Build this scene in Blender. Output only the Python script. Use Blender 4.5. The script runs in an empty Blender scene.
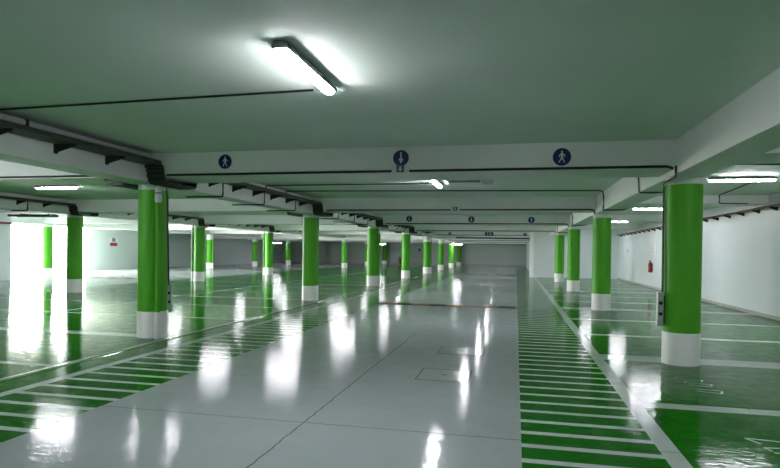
import bpy, bmesh, math, random
from mathutils import Vector, Matrix
random.seed(7)
C = bpy.context.scene.collection
PI = math.pi

# ------------------------------------------------------------------ layout (metres)
H = 1.6                                   # eye height
Y0, S = 9.18, 8.13                        # first column row, bay length
XR, XL, XM, XN = 2.405, -6.41, -15.20, -24.0
RAD = 0.255
SLAB, TB, LB = 3.21, 2.81, 2.73           # slab, transverse beam bottom, longitudinal beam bottom
XWR, XWL = 6.45, -28.5
YREC, YFAR = 39.2, 66.8
NEARL, NEARY = -23.0, 22.25               # near left wall and the end of it
OPENY = 33.4
XCW = 1.15                                # corridor wall

# ------------------------------------------------------------------ materials
def lin(c):
    c = c / 255.0
    return c / 12.92 if c <= 0.04045 else ((c + 0.055) / 1.055) ** 2.4
def rgb(r, g, b): return (lin(r), lin(g), lin(b), 1.0)

def mat(name, col, rough=0.5, metal=0.0, var=0.06, scale=3.0, bump=0.0, bscale=40.0, spec=0.5, coat=0.0):
    m = bpy.data.materials.new(name); m.use_nodes = True
    nt = m.node_tree; N = nt.nodes; L = nt.links
    b = N['Principled BSDF']
    tc = N.new('ShaderNodeTexCoord'); nz = N.new('ShaderNodeTexNoise')
    nz.inputs['Scale'].default_value = scale; nz.inputs['Detail'].default_value = 5
    L.new(tc.outputs['Object'], nz.inputs['Vector'])
    mr = N.new('ShaderNodeMapRange')
    mr.inputs['From Min'].default_value = 0.3; mr.inputs['From Max'].default_value = 0.7
    mr.inputs['To Min'].default_value = 1 - var; mr.inputs['To Max'].default_value = 1 + var
    L.new(nz.outputs['Fac'], mr.inputs['Value'])
    mx = N.new('ShaderNodeVectorMath'); mx.operation = 'SCALE'
    mx.inputs[0].default_value = col[:3]
    L.new(mr.outputs['Result'], mx.inputs['Scale'])
    L.new(mx.outputs['Vector'], b.inputs['Base Color'])
    b.inputs['Roughness'].default_value = rough
    b.inputs['Metallic'].default_value = metal
    b.inputs['Specular IOR Level'].default_value = spec
    b.inputs['Coat Weight'].default_value = coat
    b.inputs['Coat Roughness'].default_value = 0.1
    if bump:
        n2 = N.new('ShaderNodeTexNoise'); n2.inputs['Scale'].default_value = bscale; n2.inputs['Detail'].default_value = 3
        L.new(tc.outputs['Object'], n2.inputs['Vector'])
        bp = N.new('ShaderNodeBump'); bp.inputs['Strength'].default_value = bump; bp.inputs['Distance'].default_value = 0.01
        L.new(n2.outputs['Fac'], bp.inputs['Height']); L.new(bp.outputs['Normal'], b.inputs['Normal'])
    return m

def emit(name, col, strength):
    m = bpy.data.materials.new(name); m.use_nodes = True
    b = m.node_tree.nodes['Principled BSDF']
    b.inputs['Base Color'].default_value = (0.8, 0.8, 0.8, 1)
    b.inputs['Roughness'].default_value = 0.3
    b.inputs['Emission Color'].default_value = col
    b.inputs['Emission Strength'].default_value = strength
    return m

M = {}
M['slab'] = mat('slab_paint', rgb(214, 226, 216), 0.75, var=0.05, scale=0.7, bump=0.15, bscale=60)
M['beam'] = mat('beam_paint', rgb(224, 228, 224), 0.65, var=0.04, scale=0.9, bump=0.12, bscale=50)
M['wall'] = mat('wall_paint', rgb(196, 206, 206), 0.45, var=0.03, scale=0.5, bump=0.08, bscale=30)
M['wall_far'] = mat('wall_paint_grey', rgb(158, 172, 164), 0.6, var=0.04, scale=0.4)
M['skirt'] = mat('skirting_grey', rgb(150, 150, 146), 0.5)
M['green'] = mat('column_green', rgb(72, 168, 6), 0.55, var=0.05, scale=2.0, bump=0.05, bscale=25, spec=0.5)
M['white'] = mat('column_white', rgb(232, 234, 230), 0.5, var=0.05, scale=3.0)
M['cap'] = mat('capital_white', rgb(220, 226, 220), 0.6)
M['black'] = mat('black_cable', rgb(22, 26, 24), 0.45, var=0.1)
M['tray'] = mat('galvanised_tray', rgb(70, 76, 66), 0.5, metal=0.5, var=0.2, scale=8)
M['trayd'] = mat('dark_bracket', rgb(48, 54, 46), 0.5, metal=0.4)
M['pipe'] = mat('grey_pipe', rgb(200, 204, 204), 0.35, var=0.04)
M['steel'] = mat('stainless_box', rgb(190, 196, 194), 0.3, metal=0.5, var=0.08)
M['housing'] = mat('lamp_housing', rgb(108, 116, 122), 0.5)
M['red'] = mat('fire_red', rgb(140, 14, 16), 0.3, coat=0.4)
M['rust'] = mat('red_pipe', rgb(110, 44, 40), 0.5, var=0.15, scale=6)
M['navy'] = mat('sign_blue', rgb(8, 16, 92), 0.4)
M['signw'] = mat('sign_white', rgb(214, 220, 226), 0.4)
M['signg'] = mat('exit_green', rgb(6, 96, 60), 0.4)
M['yellow'] = mat('bump_yellow', rgb(120, 92, 48), 0.6, var=0.2, scale=10)
M['rubber'] = mat('black_rubber', rgb(22, 20, 18), 0.5)
M['joint'] = mat('joint_metal', rgb(190, 205, 190), 0.14, metal=0.6, var=0.1, scale=4)
M['groove'] = mat('dark_groove', rgb(30, 52, 34), 0.6)
M['gap'] = mat('cover_gap', rgb(26, 28, 26), 0.8)
M['stencil'] = mat('stencil_paint', rgb(120, 152, 128), 0.4, var=0.15, scale=20)
M['pave'] = mat('outside_concrete', rgb(190, 188, 180), 0.8, var=0.1, scale=1)
M['tube'] = emit('lamp_diffuser', (0.94, 0.92, 1.0, 1), 50.0)

def floor_material():
    m = bpy.data.materials.new('epoxy_floor'); m.use_nodes = True
    nt = m.node_tree; N = nt.nodes; L = nt.links; b = N['Principled BSDF']
    tc = N.new('ShaderNodeTexCoord'); sp = N.new('ShaderNodeSeparateXYZ'); L.new(tc.outputs['Object'], sp.inputs[0])
    X, Y = sp.outputs['X'], sp.outputs['Y']
    def op(o, a, c=None, d=None):
        n = N.new('ShaderNodeMath'); n.operation = o
        for i, v in enumerate((a, c, d)):
            if v is None: continue
            if isinstance(v, (int, float)): n.inputs[i].default_value = v
            else: L.new(v, n.inputs[i])
        return n.outputs[0]
    def band(v, lo, hi): return op('MULTIPLY', op('GREATER_THAN', v, lo), op('LESS_THAN', v, hi))
    def mx(a, c): return op('MAXIMUM', a, c)
    def mul(a, c): return op('MULTIPLY', a, c)
    def inv(a): return op('SUBTRACT', 1.0, a)
    def dist_to(v, off, per):               # distance to the nearest multiple
        q = op('FLOORED_MODULO', op('ADD', op('SUBTRACT', v, off), per / 2), per)
        return op('ABSOLUTE', op('SUBTRACT', q, per / 2))
    far = op('GREATER_THAN', Y, 59.5)
    lane = mx(mx(band(X, -4.06, 0.07), band(X, -22.3, -18.1)), far)
    outside = mx(op('LESS_THAN', X, -28.4), 0.0)
    lane = mx(mx(lane, outside), mul(op('LESS_THAN', X, -16.75), op('GREATER_THAN', Y, 19.0)))
    hatch = mx(mx(band(X, 0.07, 1.17), band(X, -5.31, -4.06)), mx(band(X, -18.1, -16.9), band(X, -23.5, -22.3)))
    yline = mx(mx(band(X, 1.17, 1.33), band(X, -5.46, -5.31)), mx(band(X, -11.08, -10.95), band(X, -16.9, -16.75)))
    stripes = op('LESS_THAN', dist_to(Y, 4.52, 0.3565), 0.045)
    stall = inv(mx(mx(lane, hatch), mx(yline, band(X, -5.9, -5.46))))
    narrow = op('LESS_THAN', dist_to(Y, 9.24, 2.71), 0.075)
    rights = mul(op('GREATER_THAN', X, 1.33), op('LESS_THAN', dist_to(Y, 9.40, S), 0.24))
    rights = mx(rights, mul(op('GREATER_THAN', X, 1.33), op('LESS_THAN', dist_to(Y, 9.24, 2.71), 0.11)))
    lefts = mul(op('LESS_THAN', X, -5.9), op('LESS_THAN', dist_to(Y, 9.20, S), 0.16))
    lines = mx(mx(narrow, rights), lefts)
    white = mx(mx(mul(hatch, stripes), yline), mul(stall, lines))
    white = mul(white, inv(lane))
    # wear noise
    n1 = N.new('ShaderNodeTexNoise'); n1.inputs['Scale'].default_value = 0.8; n1.inputs['Detail'].default_value = 8; n1.inputs['Roughness'].default_value = 0.6
    L.new(tc.outputs['Object'], n1.inputs['Vector'])
    n2 = N.new('ShaderNodeTexNoise'); n2.inputs['Scale'].default_value = 5; n2.inputs['Detail'].default_value = 6
    L.new(tc.outputs['Object'], n2.inputs['Vector'])
    def mix(f, a, c):
        n = N.new('ShaderNodeMix'); n.data_type = 'RGBA'
        if isinstance(f, (int, float)): n.inputs[0].default_value = f
        else: L.new(f, n.inputs[0])
        for i, v in ((6, a), (7, c)):
            if isinstance(v, tuple): n.inputs[i].default_value = v
            else: L.new(v, n.inputs[i])
        return n.outputs[2]
    greencol = mix(n1.outputs['Fac'], rgb(12, 86, 8), rgb(24, 108, 20))
    lanecol = mix(n1.outputs['Fac'], rgb(138, 148, 148), rgb(154, 163, 162))
    linecol = mix(n2.outputs['Fac'], rgb(160, 172, 168), rgb(180, 190, 186))
    col = mix(lane, greencol, lanecol)
    col = mix(white, col, linecol)
    # saw cuts in the screed
    wob = op('MULTIPLY', op('SUBTRACT', n2.outputs['Fac'], 0.5), 0.05)
    c1 = mul(op('LESS_THAN', op('ABSOLUTE', op('ADD', op('ADD', X, 1.9), wob)), 0.008), op('LESS_THAN', Y, 11.0))
    c2 = mul(op('LESS_THAN', op('ABSOLUTE', op('ADD', op('SUBTRACT', Y, 5.0), wob)), 0.007), band(X, -9.0, 1.4))
    c3 = mul(op('LESS_THAN', op('ABSOLUTE', op('ADD', op('SUBTRACT', X, 2.4), wob)), 0.010), band(Y, 6.6, 9.2))
    c4 = mul(op('LESS_THAN', op('ABSOLUTE', op('ADD', op('SUBTRACT', Y, 13.1), wob)), 0.010), band(X, -5.0, 0.07))
    cut = mul(mx(mx(c1, c2), mx(c3, c4)), 0.6)
    col = mix(cut, col, rgb(40, 56, 46))
    L.new(col, b.inputs['Base Color'])
    r = N.new('ShaderNodeMapRange'); r.inputs['From Min'].default_value = 0.3; r.inputs['From Max'].default_value = 0.7
    r.inputs['To Min'].default_value = 0.04; r.inputs['To Max'].default_value = 0.10
    L.new(n1.outputs['Fac'], r.inputs['Value']); L.new(r.outputs['Result'], b.inputs['Roughness'])
    b.inputs['Specular IOR Level'].default_value = 0.2
    # gentle trowel waves
    n3 = N.new('ShaderNodeTexNoise'); n3.inputs['Scale'].default_value = 12; n3.inputs['Detail'].default_value = 3
    L.new(tc.outputs['Object'], n3.inputs['Vector'])
    bp = N.new('ShaderNodeBump'); bp.inputs['Strength'].default_value = 0.35; bp.inputs['Distance'].default_value = 0.006
    L.new(n3.outputs['Fac'], bp.inputs['Height'])
    n4 = N.new('ShaderNodeTexNoise'); n4.inputs['Scale'].default_value = 16; n4.inputs['Detail'].default_value = 4
    mp = N.new('ShaderNodeMapping'); mp.inputs['Scale'].default_value = (0.45, 1.6, 1)
    L.new(tc.outputs['Object'], mp.inputs['Vector']); L.new(mp.outputs['Vector'], n4.inputs['Vector'])
    b2 = N.new('ShaderNodeBump'); b2.inputs['Strength'].default_value = 0.5; b2.inputs['Distance'].default_value = 0.0028
    L.new(n4.outputs['Fac'], b2.inputs['Height']); L.new(bp.outputs['Normal'], b2.inputs['Normal'])
    L.new(b2.outputs['Normal'], b.inputs['Normal'])
    df = N.new('ShaderNodeBsdfDiffuse'); L.new(col, df.inputs['Color'])
    ms = N.new('ShaderNodeMixShader'); fr = N.new('ShaderNodeMapRange')
    fr.inputs['From Min'].default_value = 0.3; fr.inputs['From Max'].default_value = 0.7
    fr.inputs['To Min'].default_value = 0.22; fr.inputs['To Max'].default_value = 0.46
    L.new(n2.outputs['Fac'], fr.inputs['Value']); L.new(fr.outputs['Result'], ms.inputs['Fac'])
    out = N['Material Output']
    L.new(b.outputs[0], ms.inputs[1]); L.new(df.outputs[0], ms.inputs[2]); L.new(ms.outputs[0], out.inputs['Surface'])
    return m
M['floor'] = floor_material()

# ------------------------------------------------------------------ mesh helpers
def box(bm, x0, x1, y0, y1, z0, z1, mt=None):
    T = mt or Matrix()
    v = [bm.verts.new(T @ Vector(p)) for p in ((x0,y0,z0),(x1,y0,z0),(x1,y1,z0),(x0,y1,z0),(x0,y0,z1),(x1,y0,z1),(x1,y1,z1),(x0,y1,z1))]
    for f in ((0,3,2,1),(4,5,6,7),(0,1,5,4),(1,2,6,5),(2,3,7,6),(3,0,4,7)): bm.faces.new([v[i] for i in f])
def tube(bm, pts, r, n=8, caps=True):
    pts = [Vector(p) for p in pts]; rings = []
    for i, p in enumerate(pts):
        a = pts[max(i-1, 0)]; c = pts[min(i+1, len(pts)-1)]
        t = (c - a).normalized()
        u = t.cross(Vector((0,0,1)))
        if u.length < 1e-3: u = t.cross(Vector((0,1,0)))
        u.normalize(); w = t.cross(u)
        k = 1.0
        if 0 < i < len(pts)-1:
            d = (p - pts[i-1]).normalized().dot((pts[i+1] - p).normalized())
            k = 1 / max(0.6, math.sqrt(max(0.0, (1 + d) / 2)))
        rings.append([bm.verts.new(p + (u*math.cos(2*PI*j/n) + w*math.sin(2*PI*j/n))*r*(k if k < 1.3 else 1.3)) for j in range(n)])
    for a, c in zip(rings, rings[1:]):
        for j in range(n): bm.faces.new((a[j], a[(j+1)%n], c[(j+1)%n], c[j]))
    if caps:
        bm.faces.new(list(reversed(rings[0]))); bm.faces.new(rings[-1])
def rounded(pts, r=0.05, n=4):
    """polyline with rounded corners"""
    P = [Vector(p) for p in pts]; out = [P[0]]
    for i in range(1, len(P)-1):
        a, p, c = P[i-1], P[i], P[i+1]
        d1, d2 = (a-p), (c-p); q = min(r, d1.length*.45, d2.length*.45)
        s, e = p + d1.normalized()*q, p + d2.normalized()*q
        for k in range(n+1):
            t = k/n; out.append(s*(1-t)**2 + p*2*t*(1-t) + e*t*t)
    out.append(P[-1]); return out
def lathe(bm, prof, n=48, cx=0, cy=0):
    rings = [[bm.verts.new((cx + r*math.cos(2*PI*j/n), cy + r*math.sin(2*PI*j/n), z)) for j in range(n)] for r, z in prof]
    for a, c in zip(rings, rings[1:]):
        for j in range(n): bm.faces.new((a[j], a[(j+1)%n], c[(j+1)%n], c[j]))
    bm.faces.new(list(reversed(rings[0]))); bm.faces.new(rings[-1])
def poly(bm, pts, y0, y1):
    """prism: (x,z) outline between two y planes"""
    a = [bm.verts.new((x, y0, z)) for x, z in pts]; c = [bm.verts.new((x, y1, z)) for x, z in pts]
    n = len(pts); bm.faces.new(a); bm.faces.new(list(reversed(c)))
    for i in range(n): bm.faces.new((a[i], c[i], c[(i+1)%n], a[(i+1)%n]))
def obj(name, bm, m, parent=None, smooth=False, bevel=0.0, loc=None):
    bmesh.ops.recalc_face_normals(bm, faces=bm.faces)
    me = bpy.data.meshes.new(name); bm.to_mesh(me); bm.free()
    me.materials.append(M[m] if isinstance(m, str) else m)
    if smooth:
        for p in me.polygons: p.use_smooth = True
        me.set_sharp_from_angle(angle=math.radians(40))
    o = bpy.data.objects.new(name, me); C.objects.link(o)
    if parent: o.parent = parent
    if loc: o.location = loc
    if bevel:
        b = o.modifiers.new('bevel', 'BEVEL'); b.width = bevel; b.segments = 2; b.limit_method = 'ANGLE'
    return o
def new(): return bmesh.new()
def boxobj(name, dims, m, parent=None, bevel=0.0):
    bm = new(); box(bm, *dims); return obj(name, bm, m, parent, bevel=bevel)
def tubeobj(name, pts, r, m, parent=None, n=8):
    bm = new(); tube(bm, pts, r, n); return obj(name, bm, m, parent, smooth=True)
def thing(name, label, cat, loc=(0,0,0), rotz=0, group=None):
    o = bpy.data.objects.new(name, None); C.objects.link(o)
    o.location = loc; o.rotation_euler = (0,0,rotz); o.empty_display_size = 0.1
    return tag(o, label, cat, group)
def tag(o, label, cat, group=None):
    o['label'] = label; o['category'] = cat; o['kind'] = 'thing'
    if group: o['group'] = group
    return o
def struct(o, label=None):
    o['kind'] = 'structure'
    if label: o['label'] = label; o['category'] = label.split()[-1]
    return o
def dup(root, loc, rotz=0, label=None, group=None):
    r = root.copy(); C.objects.link(r); r.location = loc; r.rotation_euler = (0,0,rotz)
    if label: r['label'] = label
    if group: r['group'] = group
    for ch in list(root.children):
        c = ch.copy(); C.objects.link(c); c.parent = r
        for g in ch.children:
            d = g.copy(); C.objects.link(d); d.parent = c
    return r
ORD = ['first', 'second', 'third', 'fourth', 'fifth', 'sixth', 'seventh', 'eighth', 'ninth']

# ------------------------------------------------------------------ room shell
def S_(name, dims, m, label, cat):
    o = boxobj(name, dims, m); o['kind'] = 'structure'; o['label'] = label; o['category'] = cat; return o
YB = -5.0
S_('floor', (XWL, XWR+.2, YB, YFAR+.2, -0.2, 0.0), 'floor', 'glossy floor with grey driving lanes, green parking bays and striped walkways', 'floor')
S_('ceiling', (XWL-.3, XWR+.2, YB, YFAR+.2, SLAB, SLAB+.3), 'slab', 'flat painted concrete slab overhead between the beams', 'ceiling')
S_('wall_right', (XWR, XWR+.2, YB, YREC+.2, 0, SLAB), 'wall', 'long white wall behind the right row of columns', 'wall')
S_('wall_recess', (XCW, XWR, YREC, YREC+.2, 0, SLAB), 'wall', 'pale white wall closing the right bays at their far end', 'wall')
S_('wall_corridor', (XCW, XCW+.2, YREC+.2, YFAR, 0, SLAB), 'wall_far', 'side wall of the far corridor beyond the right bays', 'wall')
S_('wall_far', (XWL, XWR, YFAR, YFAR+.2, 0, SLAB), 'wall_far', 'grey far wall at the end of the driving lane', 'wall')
S_('wall_left', (XWL-.3, XWL, OPENY, YFAR+.2, 0, SLAB), 'wall', 'pale left wall just beyond the bright opening', 'wall')
S_('wall_left_near', (NEARL-.25, NEARL, YB, NEARY, 0, SLAB), 'wall', 'short white wall at the left edge before the bright opening', 'wall')
S_('wall_left_return', (XWL, NEARL-.25, NEARY-.25, NEARY, 0, SLAB), 'wall', 'return wall on the near side of the opening', 'wall')
S_('trim_1', (XWL-.3, XWL, NEARY-.25, OPENY, 2.95, SLAB), 'beam', 'concrete lintel over the bright opening on the left', 'lintel')
S_('wall_back', (NEARL-.25, XWR+.2, YB-.2, YB, 0, SLAB), 'wall', 'wall behind the viewer', 'wall')
S_('baseboard_right', (XWR-.02, XWR, YB, YREC, 0, .09), 'skirt', 'grey skirting strip along the right wall', 'baseboard')
S_('baseboard_far', (XWL, XCW, YFAR-.03, YFAR, 0, .22), 'skirt', 'dark grey skirting strip along the far wall', 'baseboard')
S_('ground', (-70, XWL, 10.5, 90, -0.25, -0.02), 'pave', 'sunlit pavement outside the opening', 'ground')

HB = 0.24
rows = {'R': XR, 'L': XL, 'M': XM, 'N': XN}
# transverse beams (longitudinal beams are cut between them so nothing overlaps)
for k in range(-1, 8):
    yc = Y0 + S*k
    x1 = XWR if yc < YREC else XCW
    x0 = XWL if yc > NEARY else NEARL
    y1 = min(yc + .42, YFAR)
    x1 = min(x1, XR+HB)
    S_('ceiling_beam', (x0, x1, yc-.53, y1, TB if k < 5 else 2.60, SLAB), 'beam', 'crosswise concrete beam over the %s column row' % (ORD[k] if k >= 0 else 'unseen near'), 'beam')
    if yc < YREC:
        S_('ceiling_beam', (XR+HB, XWR, yc-.53, y1, 2.99, SLAB), 'beam', 'shallower crosswise beam over the right bays at the %s column row' % (ORD[k] if k >= 0 else 'unseen near'), 'beam')
for row, x in rows.items():
    ye = YREC if row == 'R' else YFAR
    S_('ceiling_beam', (x-HB, x+HB, YB, ye, LB, SLAB-.001), 'beam',
       {'R': 'lengthwise beam over the columns right of the lane', 'L': 'lengthwise beam over the columns left of the lane',
        'M': 'lengthwise beam over the second column row to the left', 'N': 'lengthwise beam over the outermost left column row'}[row], 'beam')

# ------------------------------------------------------------------ columns
def make_column(label, loc, group, top=2.63, end=2.73):
    t = thing('column', label, 'column', loc, 0, group)
    r = RAD
    bm = new(); lathe(bm, [(r+.004, 0.0), (r+.004, .465), (r, .47)]); obj('base_band', bm, 'white', t, True)
    bm = new(); lathe(bm, [(r, .47), (r, top)], 48); obj('shaft', bm, 'green', t, True)
    bm = new(); lathe(bm, [(r-.002, top), (r-.002, end-.001)]); obj('capital', bm, 'cap', t, True)
    return t
proto = proto_far = proto_end = None
where = {'R': 'in the row right of the driving lane', 'L': 'in the row left of the driving lane',
         'M': 'in the second left row', 'N': 'in the outermost left row'}
for row, ks in (('R', range(0, 4)), ('L', range(0, 8)), ('M', range(1, 8)), ('N', range(2, 8))):
    ks = list(ks)
    for i, k in enumerate(ks):
        if (row, k) in (('N', 3), ('M', 4)): continue          # wholly behind nearer columns
        lab = 'green column with white base, %s nearest %s' % (ORD[k-ks[0]], where[row])
        if (row, k) == ('R', 0): lab = 'large green column with white base and switch box at front right'
        if (row, k) == ('L', 0): lab = 'large green column at left carrying a green downpipe and switch box'
        if (row, k) == ('N', 2): lab = 'green column standing against the blown-out daylight of the left opening'
        if (row, k) == ('M', 1): lab = 'green column right of the bright opening, nearest of the second left row'
        loc = (rows[row], Y0 + S*k, 0)
        g = 'green columns ' + where[row]
        if k < 4:
            if proto is None: proto = make_column(lab, loc, g)
            else: dup(proto, loc, 0, lab, g)
        elif k > 4:
            if proto_end is None: proto_end = make_column(lab, loc, g, 2.32, 2.60)
            else: dup(proto_end, loc, 0, lab, g)
        else:
            if proto_far is None: proto_far = make_column(lab, loc, g, 2.32)
            else: dup(proto_far, loc, 0, lab, g)

# downpipes fixed to columns
def downpipe(x, y, label, top=2.42):
    t = thing('downpipe', label, 'pipe', (x, y, 0), 0, 'downpipes on columns')
    tubeobj('painted_pipe', [(0,0,.47), (0,0,top)], .045, 'green', t, 12)
    tubeobj('base_pipe', [(0,0,.09), (0,0,.47)], .045, 'white', t, 12)
    tubeobj('shoe', [(0,0,.0), (0,0,.10)], .052, 'white', t, 12)
    bm = new(); lathe(bm, [(.04, top-.03), (.058, top), (.062, top+.06), (.056, top+.075), (.056, LB-.002)], 16); obj('upper_pipe', bm, 'pipe', t, True)
    bm = new(); lathe(bm, [(.063, top+.13), (.063, top+.155)], 16); obj('collar', bm, 'housing', t, True)
    return t
a = math.radians(-42)
dp = downpipe(XL + .355*math.cos(a), Y0 + .355*math.sin(a), 'green downpipe with grey elbow on the nearest left column')
for row, k, ang, lab in (('L', 2, -10, 'green downpipe on the right side of the third left column'),
                         ('L', 4, -5, 'green downpipe on the right side of the fifth left column'),
                         ('M', 2, 205, 'thin green downpipe on the left side of a second row column'),
                         ('M', 3, 205, 'green downpipe on the left side of the third second-row column'),
                         ('N', 4, -10, 'green downpipe on an outer row column seen between nearer ones')):
    a = math.radians(ang)
    dup(dp, (rows[row] + .325*math.cos(a), Y0 + S*k + .325*math.sin(a), 0), 0, lab, 'downpipes on columns')

# switch boxes with conduit
def switch_box(loc, label, zc, sc=1.0):
    t = thing('switch_box', label, 'switch box', loc, 0, 'switch boxes on columns')
    bm = new(); box(bm, -.045, .045, -.04, .04, zc-.25, zc+.25); enc = obj('enclosure', bm, 'steel', t, bevel=.006)
    for dz in (.09, -.07):
        bm = new(); tube(bm, [(0,-.041,zc+dz), (0,-.075,zc+dz)], .026, 12); obj('socket', bm, 'black', enc, True)
    if sc == 1.0:
        bm = new(); box(bm, .046, .064, -.03, .03, zc-.2, zc+.2); obj('side_plate', bm, 'black', t)
    for dz in (.2, -.2):
        bm = new(); box(bm, .045, .085, -.006, .006, zc+dz-.012, zc+dz+.012); obj('bracket', bm, 'steel', t)
    t.scale = (sc, sc, 1)
    return t
switch_box((XR-.31, Y0-.05, 0), 'steel switch box with two sockets on the nearest right column', .80)
switch_box((XL+.375, Y0-.02, 0), 'switch box with two sockets on the nearest left column', .71, .7)
tag(tubeobj('cable', rounded([(2.15, 8.62, 2.84), (2.15, 8.61, 2.68), (2.12, 8.9, 2.67), (2.125, 9.16, 2.66), (2.125, 9.12, 1.03)], .05), .015, 'black'),
    'black cable running down the left side of the large right column', 'cable')
tag(tubeobj('cable', rounded([(-6.06, 9.05, 2.66), (-6.07, 9.10, 2.4), (-6.09, 9.14, 2.1), (-6.06, 9.14, .94)], .05), .014, 'black'),
    'dark cable running down the nearest left column to its switch box', 'cable')

# ------------------------------------------------------------------ lamps
def make_lamp(label, loc, rotz, group):
    t = thing('tube_lamp', label, 'lamp', loc, rotz, group)       # length along local x, top at z=0
    L2 = .62
    bm = new()
    prof = [(-.045, 0), (.045, 0), (.066, -.02), (.066, -.05), (-.066, -.05), (-.066, -.02)]
    a = [bm.verts.new((-L2, y, z)) for y, z in prof]; c = [bm.verts.new((L2, y, z)) for y, z in prof]
    bm.faces.new(a); bm.faces.new(list(reversed(c)))
    for i in range(6): bm.faces.new((a[i], c[i], c[(i+1)%6], a[(i+1)%6]))
    hs = obj('housing', bm, 'housing', t, bevel=.004)
    bm = new(); n = 10; rings = []
    for x, s in ((-L2+.01, .55), (-L2+.03, .9), (-L2+.06, 1), (L2-.06, 1), (L2-.03, .9), (L2-.01, .55)):
        rings.append([bm.verts.new((x, -.054*s*math.cos(PI*j/n), -.048 - .04*s*math.sin(PI*j/n))) for j in range(n+1)])
    for a, c in zip(rings, rings[1:]):
        for j in range(n): bm.faces.new((a[j], a[j+1], c[j+1], c[j]))
        bm.faces.new((a[n], a[0], c[0], c[n]))
    bm.faces.new(rings[0]); bm.faces.new(rings[-1])
    obj('diffuser', bm, 'tube', t, True)
    for x in (-.45, .45):
        bm = new(); box(bm, x-.03, x+.03, -.02, .02, 0, .015); obj('mounting_foot', bm, 'housing', hs)
    for x in (-.55, -.18, .18, .55):
        for s in (-1, 1):
            bm = new(); box(bm, x-.012, x+.012, s*.067-.004, s*.067+.004, -.062, -.015); obj('clip', bm, 'housing', hs)
    return t
ZL = SLAB - .016
lamp = make_lamp('glowing tube lamp on the slab overhead, nearest and largest', (-1.79, 4.72, ZL), PI/2, 'tube lamps over the driving lane')
dup(lamp, (-1.79, 4.72 - S, ZL), PI/2, 'added unseen fill lamp over the lane behind the viewer', 'added fill lamps out of view')  # extra lamp out of view, added to brighten the slab near the viewer
for x in (-8.85, -10.3, -11.75):  # unseen lamps added only to brighten the beam faces over the left bays
    dup(lamp, (x, 2.2, ZL), 0, 'added unseen fill lamp over the left bays beside the viewer', 'added fill lamps out of view')
for k in range(1, 8):
    dup(lamp, (-1.78, 4.78 + S*k, ZL), PI/2, 'lengthwise tube lamp over the driving lane, %s from the viewer' % ORD[k], 'tube lamps over the driving lane')
for k in range(0, 5):
    dup(lamp, (4.45, [4.78, 12.86, 20.6, 28.4, 35.7][k], ZL), 0, 'crosswise tube lamp over the right parking bays, %s from the viewer' % ORD[k], 'tube lamps over the right bays')
for k in range(0, 7):
    dup(lamp, (-8.85, 4.6 + S*k + (1.3 if k == 0 else 0), ZL), 0, 'crosswise tube lamp left of the lane, %s along, nearer the columns' % ORD[k], 'tube lamps over the left bays')
    dup(lamp, (-11.75, 4.6 + S*k + (1.3 if k == 0 else 0), ZL), 0, 'crosswise tube lamp left of the lane, %s along, farther from the columns' % ORD[k], 'tube lamps over the left bays')
for k in range(1, 7):
    dup(lamp, (-19.6, 5.8 + S*k, ZL), PI/2, 'lengthwise tube lamp over the outer left lane, %s along' % ORD[k], 'tube lamps over the outer lane')
def hung(loc, rotz, label, zt):
    o = dup(lamp, loc, rotz, label, 'hanging lamps at the far end')
    o.scale = (.75, 1, 1)
    for x in (-.5, .5): tubeobj('rod', [(x, 0, 0), (x, 0, zt-loc[2])], .008, 'housing', o)
    return o
hung((-5.72, 57.46, 2.45), 0, 'bright hanging lamp in front of the farthest left columns', 2.60)
hung((-25.1, 57.5, 2.37), 0, 'hanging lamp far left before the far wall', 2.60)
hung((-13.65, 57.5, 2.37), 0, 'small far hanging lamp right of the third left column', 2.60)

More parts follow.
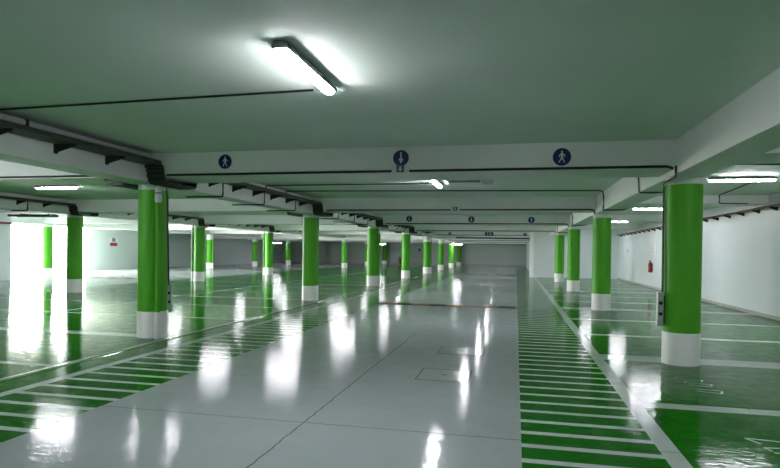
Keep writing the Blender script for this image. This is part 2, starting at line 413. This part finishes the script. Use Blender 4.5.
# ------------------------------------------------------------------ cable trays along the lengthwise beams
WHERE_T = {'L': 'left column row', 'M': 'second left column row', 'N': 'outer left column row'}
def tray(row, side, k0, y_start, y_end):
    x = rows[row]; f = x + side*(HB + .012)            # beam face
    a, b_ = sorted((f + side*.015, f + side*.34))
    zt = 3.0
    t = thing('cable_tray', 'cable tray on the %s side of the beam over the %s' % ('right' if side > 0 else 'left', WHERE_T[row]), 'cable tray', (0,0,0), 0, 'cable trays on the beams')
    bps = [Y0 + S*k for k in range(0, 8)]
    y = y_start
    def run(y0, y1):
        bm = new()
        box(bm, a, b_, y0, y1, zt, zt+.004); box(bm, a, a+.004, y0, y1, zt+.004, zt+.06); box(bm, b_-.004, b_, y0, y1, zt+.004, zt+.06)
        obj('tray_channel', bm, 'tray', t)
        bm = new()
        for q in range(3):
            xx = a + .06 + q*.07
            tube(bm, [(xx, y0, zt+.03), (xx, (y0+y1)/2, zt+.026), (xx, y1, zt+.03)], .018, 6)
        obj('cable_bundle', bm, 'black', t, True)
        yy = y0 + .9 if y0 > 7 else 4.66
        while yy < y1 - .1:
            bm = new()
            fx, tx = f - side*.010, f + side*.32
            pts = [(fx, zt-.004), (tx, zt-.004), (tx, zt-.03), (fx, zt-.12)]
            if side < 0: pts.reverse()
            poly(bm, pts, yy-.006, yy+.006)
            box(bm, min(fx, fx+side*.02), max(fx, fx+side*.02), yy-.03, yy+.03, zt-.13, zt)
            obj('bracket', bm, 'trayd', t)
            yy += 1.0
    for Yb in bps:
        if Yb - .60 > y_start: pass
        y1 = Yb - .64
        if y1 > y: run(y, y1)
        if Yb > y_end: break
        # ribbed bend dipping under the crosswise beam
        path = [(Yb-.64, zt), (Yb-.585, zt-.03), (Yb-.565, zt-.12), (Yb-.555, TB-.02), (Yb-.50, TB-.09), (Yb+.40, TB-.09), (Yb+.46, TB-.02), (Yb+.475, zt-.12), (Yb+.52, zt-.03), (Yb+.60, zt)]
        bm = new()
        lo = [bm.verts.new((a, p, z)) for p, z in path]; hi = [bm.verts.new((b_, p, z)) for p, z in path]
        for i in range(len(path)-1): bm.faces.new((lo[i], hi[i], hi[i+1], lo[i+1]))
        o = obj('tray_bend', bm, 'trayd', t)
        sm = o.modifiers.new('thick', 'SOLIDIFY'); sm.thickness = .012
        bm = new()
        for i in range(len(path)-1):
            (p0, z0), (p1, z1) = path[i], path[i+1]; ln = math.hypot(p1-p0, z1-z0); nn = max(1, int(ln/.05))
            for q in range(nn):
                u = (q+.5)/nn; yy, zz = p0+(p1-p0)*u, z0+(z1-z0)*u
                box(bm, a-.008, b_+.008, yy-.008, yy+.008, zz-.03, zz+.002)
        obj('bend_rib', bm, 'tray', t)
        y = Yb + .60
    return t
for row, side, ys in (('L', 1, 2.0), ('L', -1, 2.0), ('M', 1, 9.9)):
    tray(row, side, 0, ys, 41)

# grey pipe above the tray on the near left beam
gp = thing('conduit_pipe', 'thick grey pipe above the cable tray at upper left', 'pipe', (0,0,0))
bm = new(); tube(bm, [(-6.11, 2.0, 3.165), (-6.11, 8.62, 3.165)], .042, 14); obj('pipe_run', bm, 'pipe', gp, True)
for y in (6.1, 3.9):
    bm = new(); box(bm, -6.165, -6.06, y-.02, y+.02, 3.112, SLAB-.002); obj('clamp', bm, 'black', gp)

# ------------------------------------------------------------------ cables on beams and slab
for k in range(0, 7):
    y = Y0 + S*k - .53 - .014
    z = 2.835 if k < 5 else 2.63
    x1 = 2.05 if Y0 + S*k < YREC else 1.1
    if k == 0:
        pts = [(-5.78, y, z), (2.05, y, z), (2.12, y, z-.03)]
    else:
        pts = [(-5.7, y, z), (x1, y, z)] + ([(2.12, y, z-.04), (2.12, y, z-.14)] if x1 > 2 else [])
    tag(tubeobj('cable', rounded(pts, .05), .019 if k == 0 else .02, 'black'),
        'black cable along the lower edge of the %s crosswise beam over the lane' % ORD[k], 'cable', 'cables along the crosswise beams')
tag(tubeobj('cable', [(-14.9, 8.636, 2.845), (-6.72, 8.636, 2.845)], .015, 'black'), 'black cable on the first crosswise beam over the left bays', 'cable', 'cables along the crosswise beams')
tag(tubeobj('cable', rounded([(-6.10, 5.6, 3.15), (-6.05, 5.58, SLAB-.014), (-2.0, 5.42, SLAB-.014)], .06), .012, 'black'), 'black cable across the slab to the nearest lamp', 'cable')
for k in range(1, 5):
    yb = S*(k-1)
    tag(tubeobj('cable', rounded([(-6.13, 13.3+yb, 3.05), (-6.13, 13.3+yb, SLAB-.013), (-1.9, 13.3+yb, SLAB-.013)], .05), .013, 'black'),
        'dark cable across the slab to the %s lane lamp' % ORD[k], 'cable', 'cables across the slab')
    if k == 4: break
    tag(tubeobj('cable', rounded([(-6.13, 14.6+yb, 3.05), (-6.13, 14.6+yb, SLAB-.013), (2.10, 15.2+yb, SLAB-.013), (2.145, 15.3+yb, SLAB-.15), (2.145, 15.3+yb, LB+.05), (2.13, 15.3+yb, LB-.016), (2.64, 15.3+yb, LB-.016), (3.3, 13.9+yb, SLAB-.02)], .06), .015, 'black'),
        'dark cable crossing the slab of the %s bay and stepping under the right beam' % ORD[k], 'cable', 'cables across the slab')
tag(tubeobj('cable', rounded([(1.66, 11.05, SLAB-.02), (2.12, 11.05, SLAB-.02), (2.145, 11.05, 2.9), (2.15, 11.05, LB-.016), (2.64, 11.05, LB-.016)], .05), .013, 'black'),
    'dark cable looping under the right beam behind the nearest crosswise beam', 'cable')
for k in range(0, 4):
    for dy in (1.99, 4.05, 6.1):
        y = Y0 + S*k + dy
        tag(tubeobj('cable', rounded([(-6.13, y, 3.0), (-6.13, y, LB-.016), (-7.0, y, LB-.016)], .05), .016, 'black'),
            'short cable dropping from the tray under the left beam, %s bay, %s of three' % (ORD[k], {1.99: 'nearest', 4.05: 'middle', 6.1: 'farthest'}[dy]), 'cable', 'cable drops under the left beam')
# second row drop at the far left
tag(tubeobj('cable', rounded([(-14.9, 15.0, 3.05), (-14.9, 15.0, LB-.016), (-15.5, 15.0, LB-.016)], .05), .02, 'black'), 'cable drop under the second left beam near the bright opening', 'cable')
# right bay fixtures on the slab
tag(tubeobj('cable', [(3.7, 10.95, SLAB-.02), (4.55, 11.1, SLAB-.02)], .016, 'black'), 'short dark cable on the slab before the nearest right bay lamp', 'cable')
tag(tubeobj('cable', rounded([(4.9, 13.2, SLAB-.015), (5.22, 16.62, SLAB-.015), (5.22, 16.62, 2.98), (5.9, 16.62, 2.97)], .05), .014, 'black'), 'dark cable stepping down the beam face in the right bays', 'cable')

# dark slotted housing beside the second lamp
v = thing('ceiling_vent', 'grey housing with a long black slot beside the second lane lamp', 'vent', (-.95, 12.0, SLAB))
bm = new(); box(bm, -.46, .46, -.30, .40, -.15, 0); obj('housing', bm, 'pipe', v, bevel=.01)
bm = new(); box(bm, -.44, .22, -.29, .02, -.154, -.1505); obj('slot', bm, 'black', v)
for i in range(5):
    bm = new(); box(bm, .25+i*.042, .268+i*.042, -.28, .38, -.158, -.1505); obj('grille_bar', bm, 'housing', v)

# red pipe on brackets along the right wall
rp = thing('wall_pipe', 'dark red pipe on brackets high along the right wall', 'pipe', (0,0,0))
bm = new(); tube(bm, [(6.30, 9.0, 2.90), (6.30, 38.9, 2.82)], .028, 10); obj('red_run', bm, 'rust', rp, True)
bm = new(); tube(bm, [(6.39, 9.0, 2.95), (6.39, 38.9, 2.87)], .022, 8); obj('grey_run', bm, 'pipe', rp, True)
for i in range(24):
    y = 13.0 + i*1.08
    bm = new(); z = 2.885 - (y-13)*.003
    poly(bm, [(6.25, z-.02), (6.25, z-.045), (6.448, z-.12), (6.448, z-.02)], y-.012, y+.012); obj('bracket', bm, 'trayd', rp)
lp = thing('wall_pipe', 'short red pipe on the wall at the left edge', 'pipe', (0,0,0))
bm = new(); tube(bm, [(-22.93, 12, 2.66), (-22.93, 22.2, 2.66)], .05, 10); obj('red_run', bm, 'rust', lp, True)
for y in (16, 18.5, 21):
    bm = new(); box(bm, -22.998, -22.9, y-.03, y+.03, 2.58, 2.61); obj('bracket', bm, 'trayd', lp)
# hung rack before the opening
hr = thing('cable_rack', 'dark cable rack hanging before the bright opening at left', 'cable rack', (-18.95, 19.35, 0))
for dy in (-.22, .22):
    bm = new(); box(bm, -.98, .98, dy-.02, dy+.02, 2.78, 2.87); obj('rail', bm, 'trayd', hr)
for i in range(9):
    bm = new(); box(bm, -.92+i*.23-.015, -.92+i*.23+.015, -.2, .2, 2.80, 2.84); obj('rung', bm, 'trayd', hr)
for x in (-.4, .9):
    tubeobj('hanger_rod', [(x, 0, 2.87), (x, 0, SLAB)], .012, 'trayd', hr)
    bm = new(); box(bm, x-.015, x+.015, -.22, .22, 2.871, 2.90); obj('cross_bar', bm, 'trayd', hr)

# far wall pipes
fp = thing('wall_pipe', 'dark pipe under the ceiling along the far wall', 'pipe', (0,0,0))
bm = new(); tube(bm, rounded([(-28.3, YFAR-.1, 2.72), (1.0, YFAR-.1, 2.62)], .1), .07, 8); obj('pipe_run', bm, 'black', fp, True)
for x in (-26, -20, -14, -8, -3, 0):
    bm = new(); box(bm, x-.5, x+.2, YFAR-.28, YFAR-.03, 2.58, 2.72); obj('bracket', bm, 'trayd', fp)
cp = thing('wall_pipe', 'dark pipe turning down the corner at the end of the far corridor', 'pipe', (0,0,0))
bm = new(); tube(bm, rounded([(-4.2, 40.9, 2.62), (.98, 40.9, 2.60), (.98, 40.9, .95)], .12), .05, 8); obj('pipe_run', bm, 'black', cp, True)
bm = new(); box(bm, .88, 1.148, 40.8, 41.0, 2.5, 2.7); obj('valve_box', bm, 'black', cp)
for x in (-3.8, -1.4):
    tubeobj('hanger_rod', [(x, 41.0, 2.63), (x, 41.3, TB)], .012, 'trayd', cp)
S_('trim_2', (.90, XCW, YREC, YREC+.45, 0, SLAB), 'beam', 'narrow pale pilaster at the corner of the far corridor', 'pilaster')

# ------------------------------------------------------------------ signs
def disc(bm, r, y0, y1, n=40, cz=0.0, cx=0.0): poly(bm, [(cx+r*math.cos(2*PI*i/n), cz+r*math.sin(2*PI*i/n)) for i in range(n)], y0, y1)
def limb(bm, x0, z0, x1, z1, w, y0, y1):
    d = Vector((x1-x0, z1-z0)).normalized(); n = Vector((-d.y, d.x))*w/2
    poly(bm, [(x0+n.x, z0+n.y), (x1+n.x, z1+n.y), (x1-n.x, z1-n.y), (x0-n.x, z0-n.y)], y0, y1)
def round_sign(kind, loc, r, label, group):
    t = thing('round_sign', label, 'sign', loc, 0, group)
    bm = new(); disc(bm, r*1.07, -.006, 0); obj('rim', bm, 'signw', t)
    bm = new(); disc(bm, r, -.009, -.006); dsc = obj('disc', bm, 'navy', t)
    bm = new(); y0, y1 = -.0115, -.009
    if kind == 'walk':
        s = r/.125
        def L(*p, w=.014): limb(bm, *[q*s for q in p], w*s, y0, y1)
        disc(bm, .014*s, y0, y1, 14, .072*s)
        L(0, .055, .002, -.004, w=.032)
        L(-.004, .048, -.034, .022); L(-.034, .022, -.040, -.004, w=.011)
        L(.006, .048, .034, .026); L(.034, .026, .048, .004, w=.011)
        L(-.003, .0, -.018, -.04, w=.016); L(-.018, -.04, -.042, -.08)
        L(.004, .0, .018, -.04, w=.016); L(.018, -.04, .038, -.082)
    elif kind == 'down' or kind == 'up':
        q = 1 if kind == 'down' else -1
        w = r*.11
        poly(bm, [(-w, q*r*.72), (w, q*r*.72), (w, -q*r*.1), (r*.34, -q*r*.1), (0, -q*r*.72), (-r*.34, -q*r*.1), (-w, -q*r*.1)], y0, y1)
    obj('symbol', bm, 'signw', dsc)
    return t
YF = Y0 - .53
g = 'round blue signs on the nearest crosswise beam'
round_sign('walk', (-4.71, YF, 3.04), .118, 'round blue sign with a walking figure at left on the nearest beam', g)
round_sign('down', (-1.75, YF, 3.035), .122, 'round blue sign with a white down arrow over the lane, nearest beam', g)
round_sign('walk', (.63, YF, 3.0), .128, 'round blue sign with a walking figure at right on the nearest beam', g)
def exit_sign(loc, s, label):
    t = thing('exit_sign', label, 'sign', loc, 0, 'small green exit signs')
    bm = new(); box(bm, -.135*s, .135*s, -.03, 0, -.055*s, .055*s); obj('case', bm, 'signw', t)
    bm = new(); box(bm, -.06*s, .06*s, -.034, -.0302, -.054*s, .054*s); obj('green_panel', bm, 'signg', t)
    bm = new(); poly(bm, [(q*s, w*s) for q, w in ((-.012,.04),(.012,.04),(.012,-.002),(.034,-.002),(0,-.042),(-.034,-.002),(-.012,-.002))], -.037, -.0342); obj('arrow', bm, 'signw', t)
exit_sign((-1.75, YF-.02, 2.865), 1.0, 'small green exit sign with down arrow under the arrow disc')
exit_sign((-1.75, YF+S-.03, 2.81+.055), 1.0, 'small exit sign on the second crosswise beam over the lane')
g = 'round blue signs on the third crosswise beam'
Y3 = Y0 + 2*S - .53
round_sign('down', (-4.63, Y3, 3.05), .13, 'small blue disc at left on the third crosswise beam', g)
round_sign('down', (-1.90, Y3, 3.02), .135, 'small blue disc over the lane centre on the third crosswise beam', g)
round_sign('up', (.62, Y3, 3.0), .135, 'small blue disc at right on the third crosswise beam', g)
Y5 = Y0 + 4*S - .53
g = 'blue signs on the fifth crosswise beam'
round_sign('down', (-4.66, Y5, 2.91), .12, 'tiny blue disc at left on a distant beam', g)
round_sign('down', (.60, Y5, 2.90), .12, 'tiny blue disc at right on a distant beam', g)
t = thing('direction_sign', 'small blue rectangular double sign on a distant beam over the lane', 'sign', (-1.88, Y5, 2.91), 0, g)
bm = new(); box(bm, -.34, .34, -.016, 0, -.17, .17); obj('panel', bm, 'signw', t)
for s, w in ((-1, .09), (1, .19)):
    bm = new(); c = -.2 if s < 0 else .11; box(bm, c-w, c+w, -.019, -.0162, -.13, .13); obj('blue_panel', bm, 'navy', t)
bm = new(); poly(bm, [(.08,.09),(.12,.09),(.12,-.01),(.17,-.01),(.10,-.1),(.03,-.01),(.08,-.01)], -.022, -.0192); obj('arrow', bm, 'signw', t)

t = thing('alarm_beacon', 'small red round beacon high beyond the second left row', 'beacon', (-19.3, Y0+3*S-.53, 3.0))
bm = new(); disc(bm, .13, -.06, 0, 24); obj('lens', bm, 'red', t)
bm = new(); box(bm, -.16, .16, -.02, -.001, -.17, .17); obj('mount_plate', bm, 'signw', t)

# wall signs and extinguishers on the right wall (faces -x)
def extinguisher(loc, rotz, label, s=1.0):
    t = thing('fire_extinguisher', label, 'fire extinguisher', loc, rotz, 'fire extinguishers on the walls')  # hangs on a wall at local x=0, body at -x
    bm = new(); lathe(bm, [(.03, 0), (.085, .012), (.09, .03), (.09, .40), (.075, .45), (.035, .49), (.028, .53)], 20, -.11, 0); cyl = obj('cylinder', bm, 'red', t, True)
    bm = new(); box(bm, -.135, -.085, -.02, .02, .53, .57); box(bm, -.2, -.09, -.012, .012, .572, .59); box(bm, -.19, -.13, -.01, .01, .535, .55); obj('valve', bm, 'black', cyl)
    bm = new(); tube(bm, rounded([(-.11, .02, .55), (-.11, .13, .52), (-.11, .12, .2), (-.11, .11, .12)], .06), .012, 8); obj('hose', bm, 'black', cyl, True)
    bm = new(); box(bm, -.03, 0, -.03, .03, .1, .45); obj('wall_bracket', bm, 'trayd', t)
    return t
extinguisher((XWR, 29.66, .74), 0, 'red fire extinguisher on the white wall left of the large right column')
e = extinguisher((-13.45, YFAR, .05), PI/2, 'red fire extinguisher on the far wall beside the fourth left column')
e.scale = (1.5, 1.5, 1.6)
def wall_sign(loc, rotz, w, h, label, pic, panel='signw'):
    t = thing('wall_sign', label, 'sign', loc, rotz)           # on the local x=0 plane, facing -x
    bm = new(); box(bm, -.006, 0, -w/2, w/2, -h/2, h/2); obj('panel', bm, panel, t)
    for (y0, y1, z0, z1, m) in pic:
        bm = new(); box(bm, -.009, -.0062, y0*w, y1*w, z0*h, z1*h); obj('marking', bm, m, t)
    return t
pale = mat('faded_red_print', rgb(196, 140, 146), 0.5); M['pale'] = pale
wall_sign((XWR, 29.45, 1.92), 0, .5, .56, 'pale sign with faded red lettering above the right extinguisher',
          [(-.3, .3, .30, .40, 'pale'), (-.3, .2, .12, .22, 'pale'), (-.3, .3, -.06, .04, 'pale'), (-.3, .1, -.24, -.14, 'pale'), (-.3, .3, -.42, -.32, 'pale')])
wall_sign((XWR, 35.9, 1.80), 0, .40, .36, 'small grey sign farther along the right wall', [(-.35, .35, -.35, .35, 'housing')])
wall_sign((XWL, 36.2, 2.0), PI, .85, .62, 'small sign with red lower half on the wall beside the opening',
          [(-.45, .45, -.48, -.08, 'red'), (-.22, .22, .02, .45, 'housing')])
wall_sign((-11.15, YFAR, 1.85), PI/2, .5, .5, 'small dark sign with a red edge on the far wall', [(-.42, .42, -.42, 0, 'rubber'), (-.42, .42, .05, .4, 'housing')])

# ------------------------------------------------------------------ floor fittings
def manhole(x0, x1, y0, y1, label):
    t = thing('manhole_cover', label, 'manhole cover', ((x0+x1)/2, (y0+y1)/2, 0), 0, 'manhole covers in the lane')
    w, d = (x1-x0)/2, (y1-y0)/2
    bm = new()
    for a in ((-w-.014, -w, -d-.014, d+.014), (w, w+.014, -d-.014, d+.014), (-w, w, -d-.014, -d), (-w, w, d, d+.014)): box(bm, *a, .0003, .0022)
    obj('frame_gap', bm, 'gap', t)
    bm = new(); box(bm, -w, w, -d, d, .0002, .0015); obj('lid', bm, M['lid'], t)
    for x in (-.0,):
        bm = new(); box(bm, x-.03, x+.03, -.02, .02, .0016, .0030); obj('lifting_slot', bm, 'gap', t)
M['lid'] = mat('painted_lid', rgb(154, 165, 161), .14, var=.05, scale=3)
manhole(-1.20, -.56, 7.06, 7.74, 'square manhole cover in the grey lane, nearer the viewer')
manhole(-1.18, -.48, 8.95, 9.62, 'square manhole cover in the grey lane, farther of the two')

def speed_bump(x0, x1, y, label, n=8):
    t = thing('speed_bump', label, 'speed bump', ((x0+x1)/2, y, 0), 0, 'speed bumps across the lanes')
    w = (x1-x0)/n; xo = (x0+x1)/2
    for i in range(n):
        a, c = x0 + i*w - xo, x0 + (i+1)*w - xo - .01
        bm = new()
        pr = [(-.17, 0), (-.16, .012), (-.07, .036), (.07, .036), (.16, .012), (.17, 0)]
        p = [bm.verts.new((a, q, z)) for q, z in pr]; s = [bm.verts.new((c, q, z)) for q, z in pr]
        bm.faces.new(p); bm.faces.new(list(reversed(s)))
        for j in range(6): bm.faces.new((p[j], s[j], s[(j+1)%6], p[(j+1)%6]))
        o = obj('bump_segment', bm, 'rubber' if i % 2 else 'yellow', t)
        o['label'] = 'black rubber segment' if i % 2 else 'yellow segment'
speed_bump(-4.0, .02, 17.0, 'black and yellow speed bump across the lane, nearest')
speed_bump(-4.0, .02, 42.3, 'black and yellow speed bump far down the main lane')
speed_bump(-22.1, -18.2, 26.0, 'speed bump across the outer left lane near the opening')
speed_bump(-22.1, -18.2, 43.0, 'distant speed bump across the outer left lane')

# joint strip beside the left columns
js = thing('joint_strip', 'shiny metal joint strip in the floor beside the left columns', 'joint strip', (0,0,0))
for (nm, x0, x1, h, m) in (('metal_edge', -5.99, -5.90, .018, 'joint'), ('groove', -6.05, -5.99, .003, 'groove')):
    bm = new()
    pr = [(x0, 0.0), (x1, 0.0), (x1-.03, h), (x0+.02, h)] if nm == 'metal_edge' else [(x0, 0), (x1, 0), (x1, h), (x0, h)]
    poly(bm, pr, 3.0, 60.0); obj(nm, bm, m, js)

# stencilled stall numbers, worn to strokes
def strokes(label, segs, w=.022):
    bm = new()
    for (x0, y0, x1, y1) in segs:
        d = Vector((x1-x0, y1-y0, 0)).normalized(); n = Vector((-d.y, d.x, 0))*w/2
        a = Vector((x0, y0, .0015)); c = Vector((x1, y1, .0015))
        bm.faces.new([bm.verts.new(v) for v in (a+n, a-n, c-n, c+n)])
    tag(obj('floor_number', bm, 'stencil'), label, 'floor marking')
strokes('worn painted number on the green floor before the large right column',
        [(2.02, 8.0, 2.34, 7.98), (2.02, 8.0, 2.10, 8.1), (2.32, 7.9, 2.36, 8.0), (2.08, 7.78, 2.40, 7.76), (2.08, 7.78, 2.13, 7.86), (2.36, 7.68, 2.40, 7.76),
         (2.12, 7.66, 2.36, 7.62), (2.14, 7.46, 2.40, 7.42), (2.10, 7.34, 2.38, 7.28), (2.34, 7.26, 2.40, 7.40)])
strokes('worn painted number at the lower right corner of the green floor',
        [(1.99, 5.56, 2.42, 5.50), (1.99, 5.56, 2.06, 5.42), (2.05, 5.32, 2.42, 5.36), (2.05, 5.32, 2.08, 5.24), (2.08, 5.20, 2.42, 5.22)], .03)

# ------------------------------------------------------------------ daylight
w = bpy.data.worlds.new('daylight'); bpy.context.scene.world = w; w.use_nodes = True
bg = w.node_tree.nodes['Background']; bg.inputs['Color'].default_value = (1.0, .985, .965, 1); bg.inputs['Strength'].default_value = 22.0
por = bpy.data.lights.new('opening_portal', 'AREA'); por.shape = 'RECTANGLE'; por.size = 2.95; por.size_y = OPENY - NEARY
por.cycles.is_portal = True
po = bpy.data.objects.new('opening_portal', por); C.objects.link(po)
po.location = (XWL-.35, (OPENY+NEARY)/2, 1.475); po.rotation_euler = (0, -PI/2, 0)

# ------------------------------------------------------------------ camera
yaw, pitch, roll, f = 0.21655, -0.01169, -0.01358, 571.75
F = Vector((-math.sin(yaw)*math.cos(pitch), math.cos(yaw)*math.cos(pitch), math.sin(pitch)))
R0 = Vector((math.cos(yaw), math.sin(yaw), 0)); U0 = R0.cross(F)
R_ = R0*math.cos(roll) - U0*math.sin(roll); U_ = R0*math.sin(roll) + U0*math.cos(roll)
cam = bpy.data.cameras.new('camera'); cam.sensor_width = 36; cam.sensor_fit = 'HORIZONTAL'; cam.lens = f*36/780; cam.clip_end = 300; cam.shift_y = 23.87/780
co = bpy.data.objects.new('camera', cam); C.objects.link(co)
m3 = Matrix((R_, U_, -F)).transposed()
co.matrix_world = Matrix.Translation((0, 0, H)) @ m3.to_4x4()
bpy.context.scene.camera = co

sc = bpy.context.scene
vs = sc.view_settings; vs.view_transform = 'Standard'; vs.look = 'None'; vs.gamma = 1; vs.use_curve_mapping = False
vs.exposure = 1.62
sc.cycles.use_denoising = True
sc.cycles.max_bounces = 10; sc.cycles.diffuse_bounces = 6; sc.cycles.glossy_bounces = 5
sc.cycles.sample_clamp_indirect = 12
sc.cycles.caustics_reflective = False
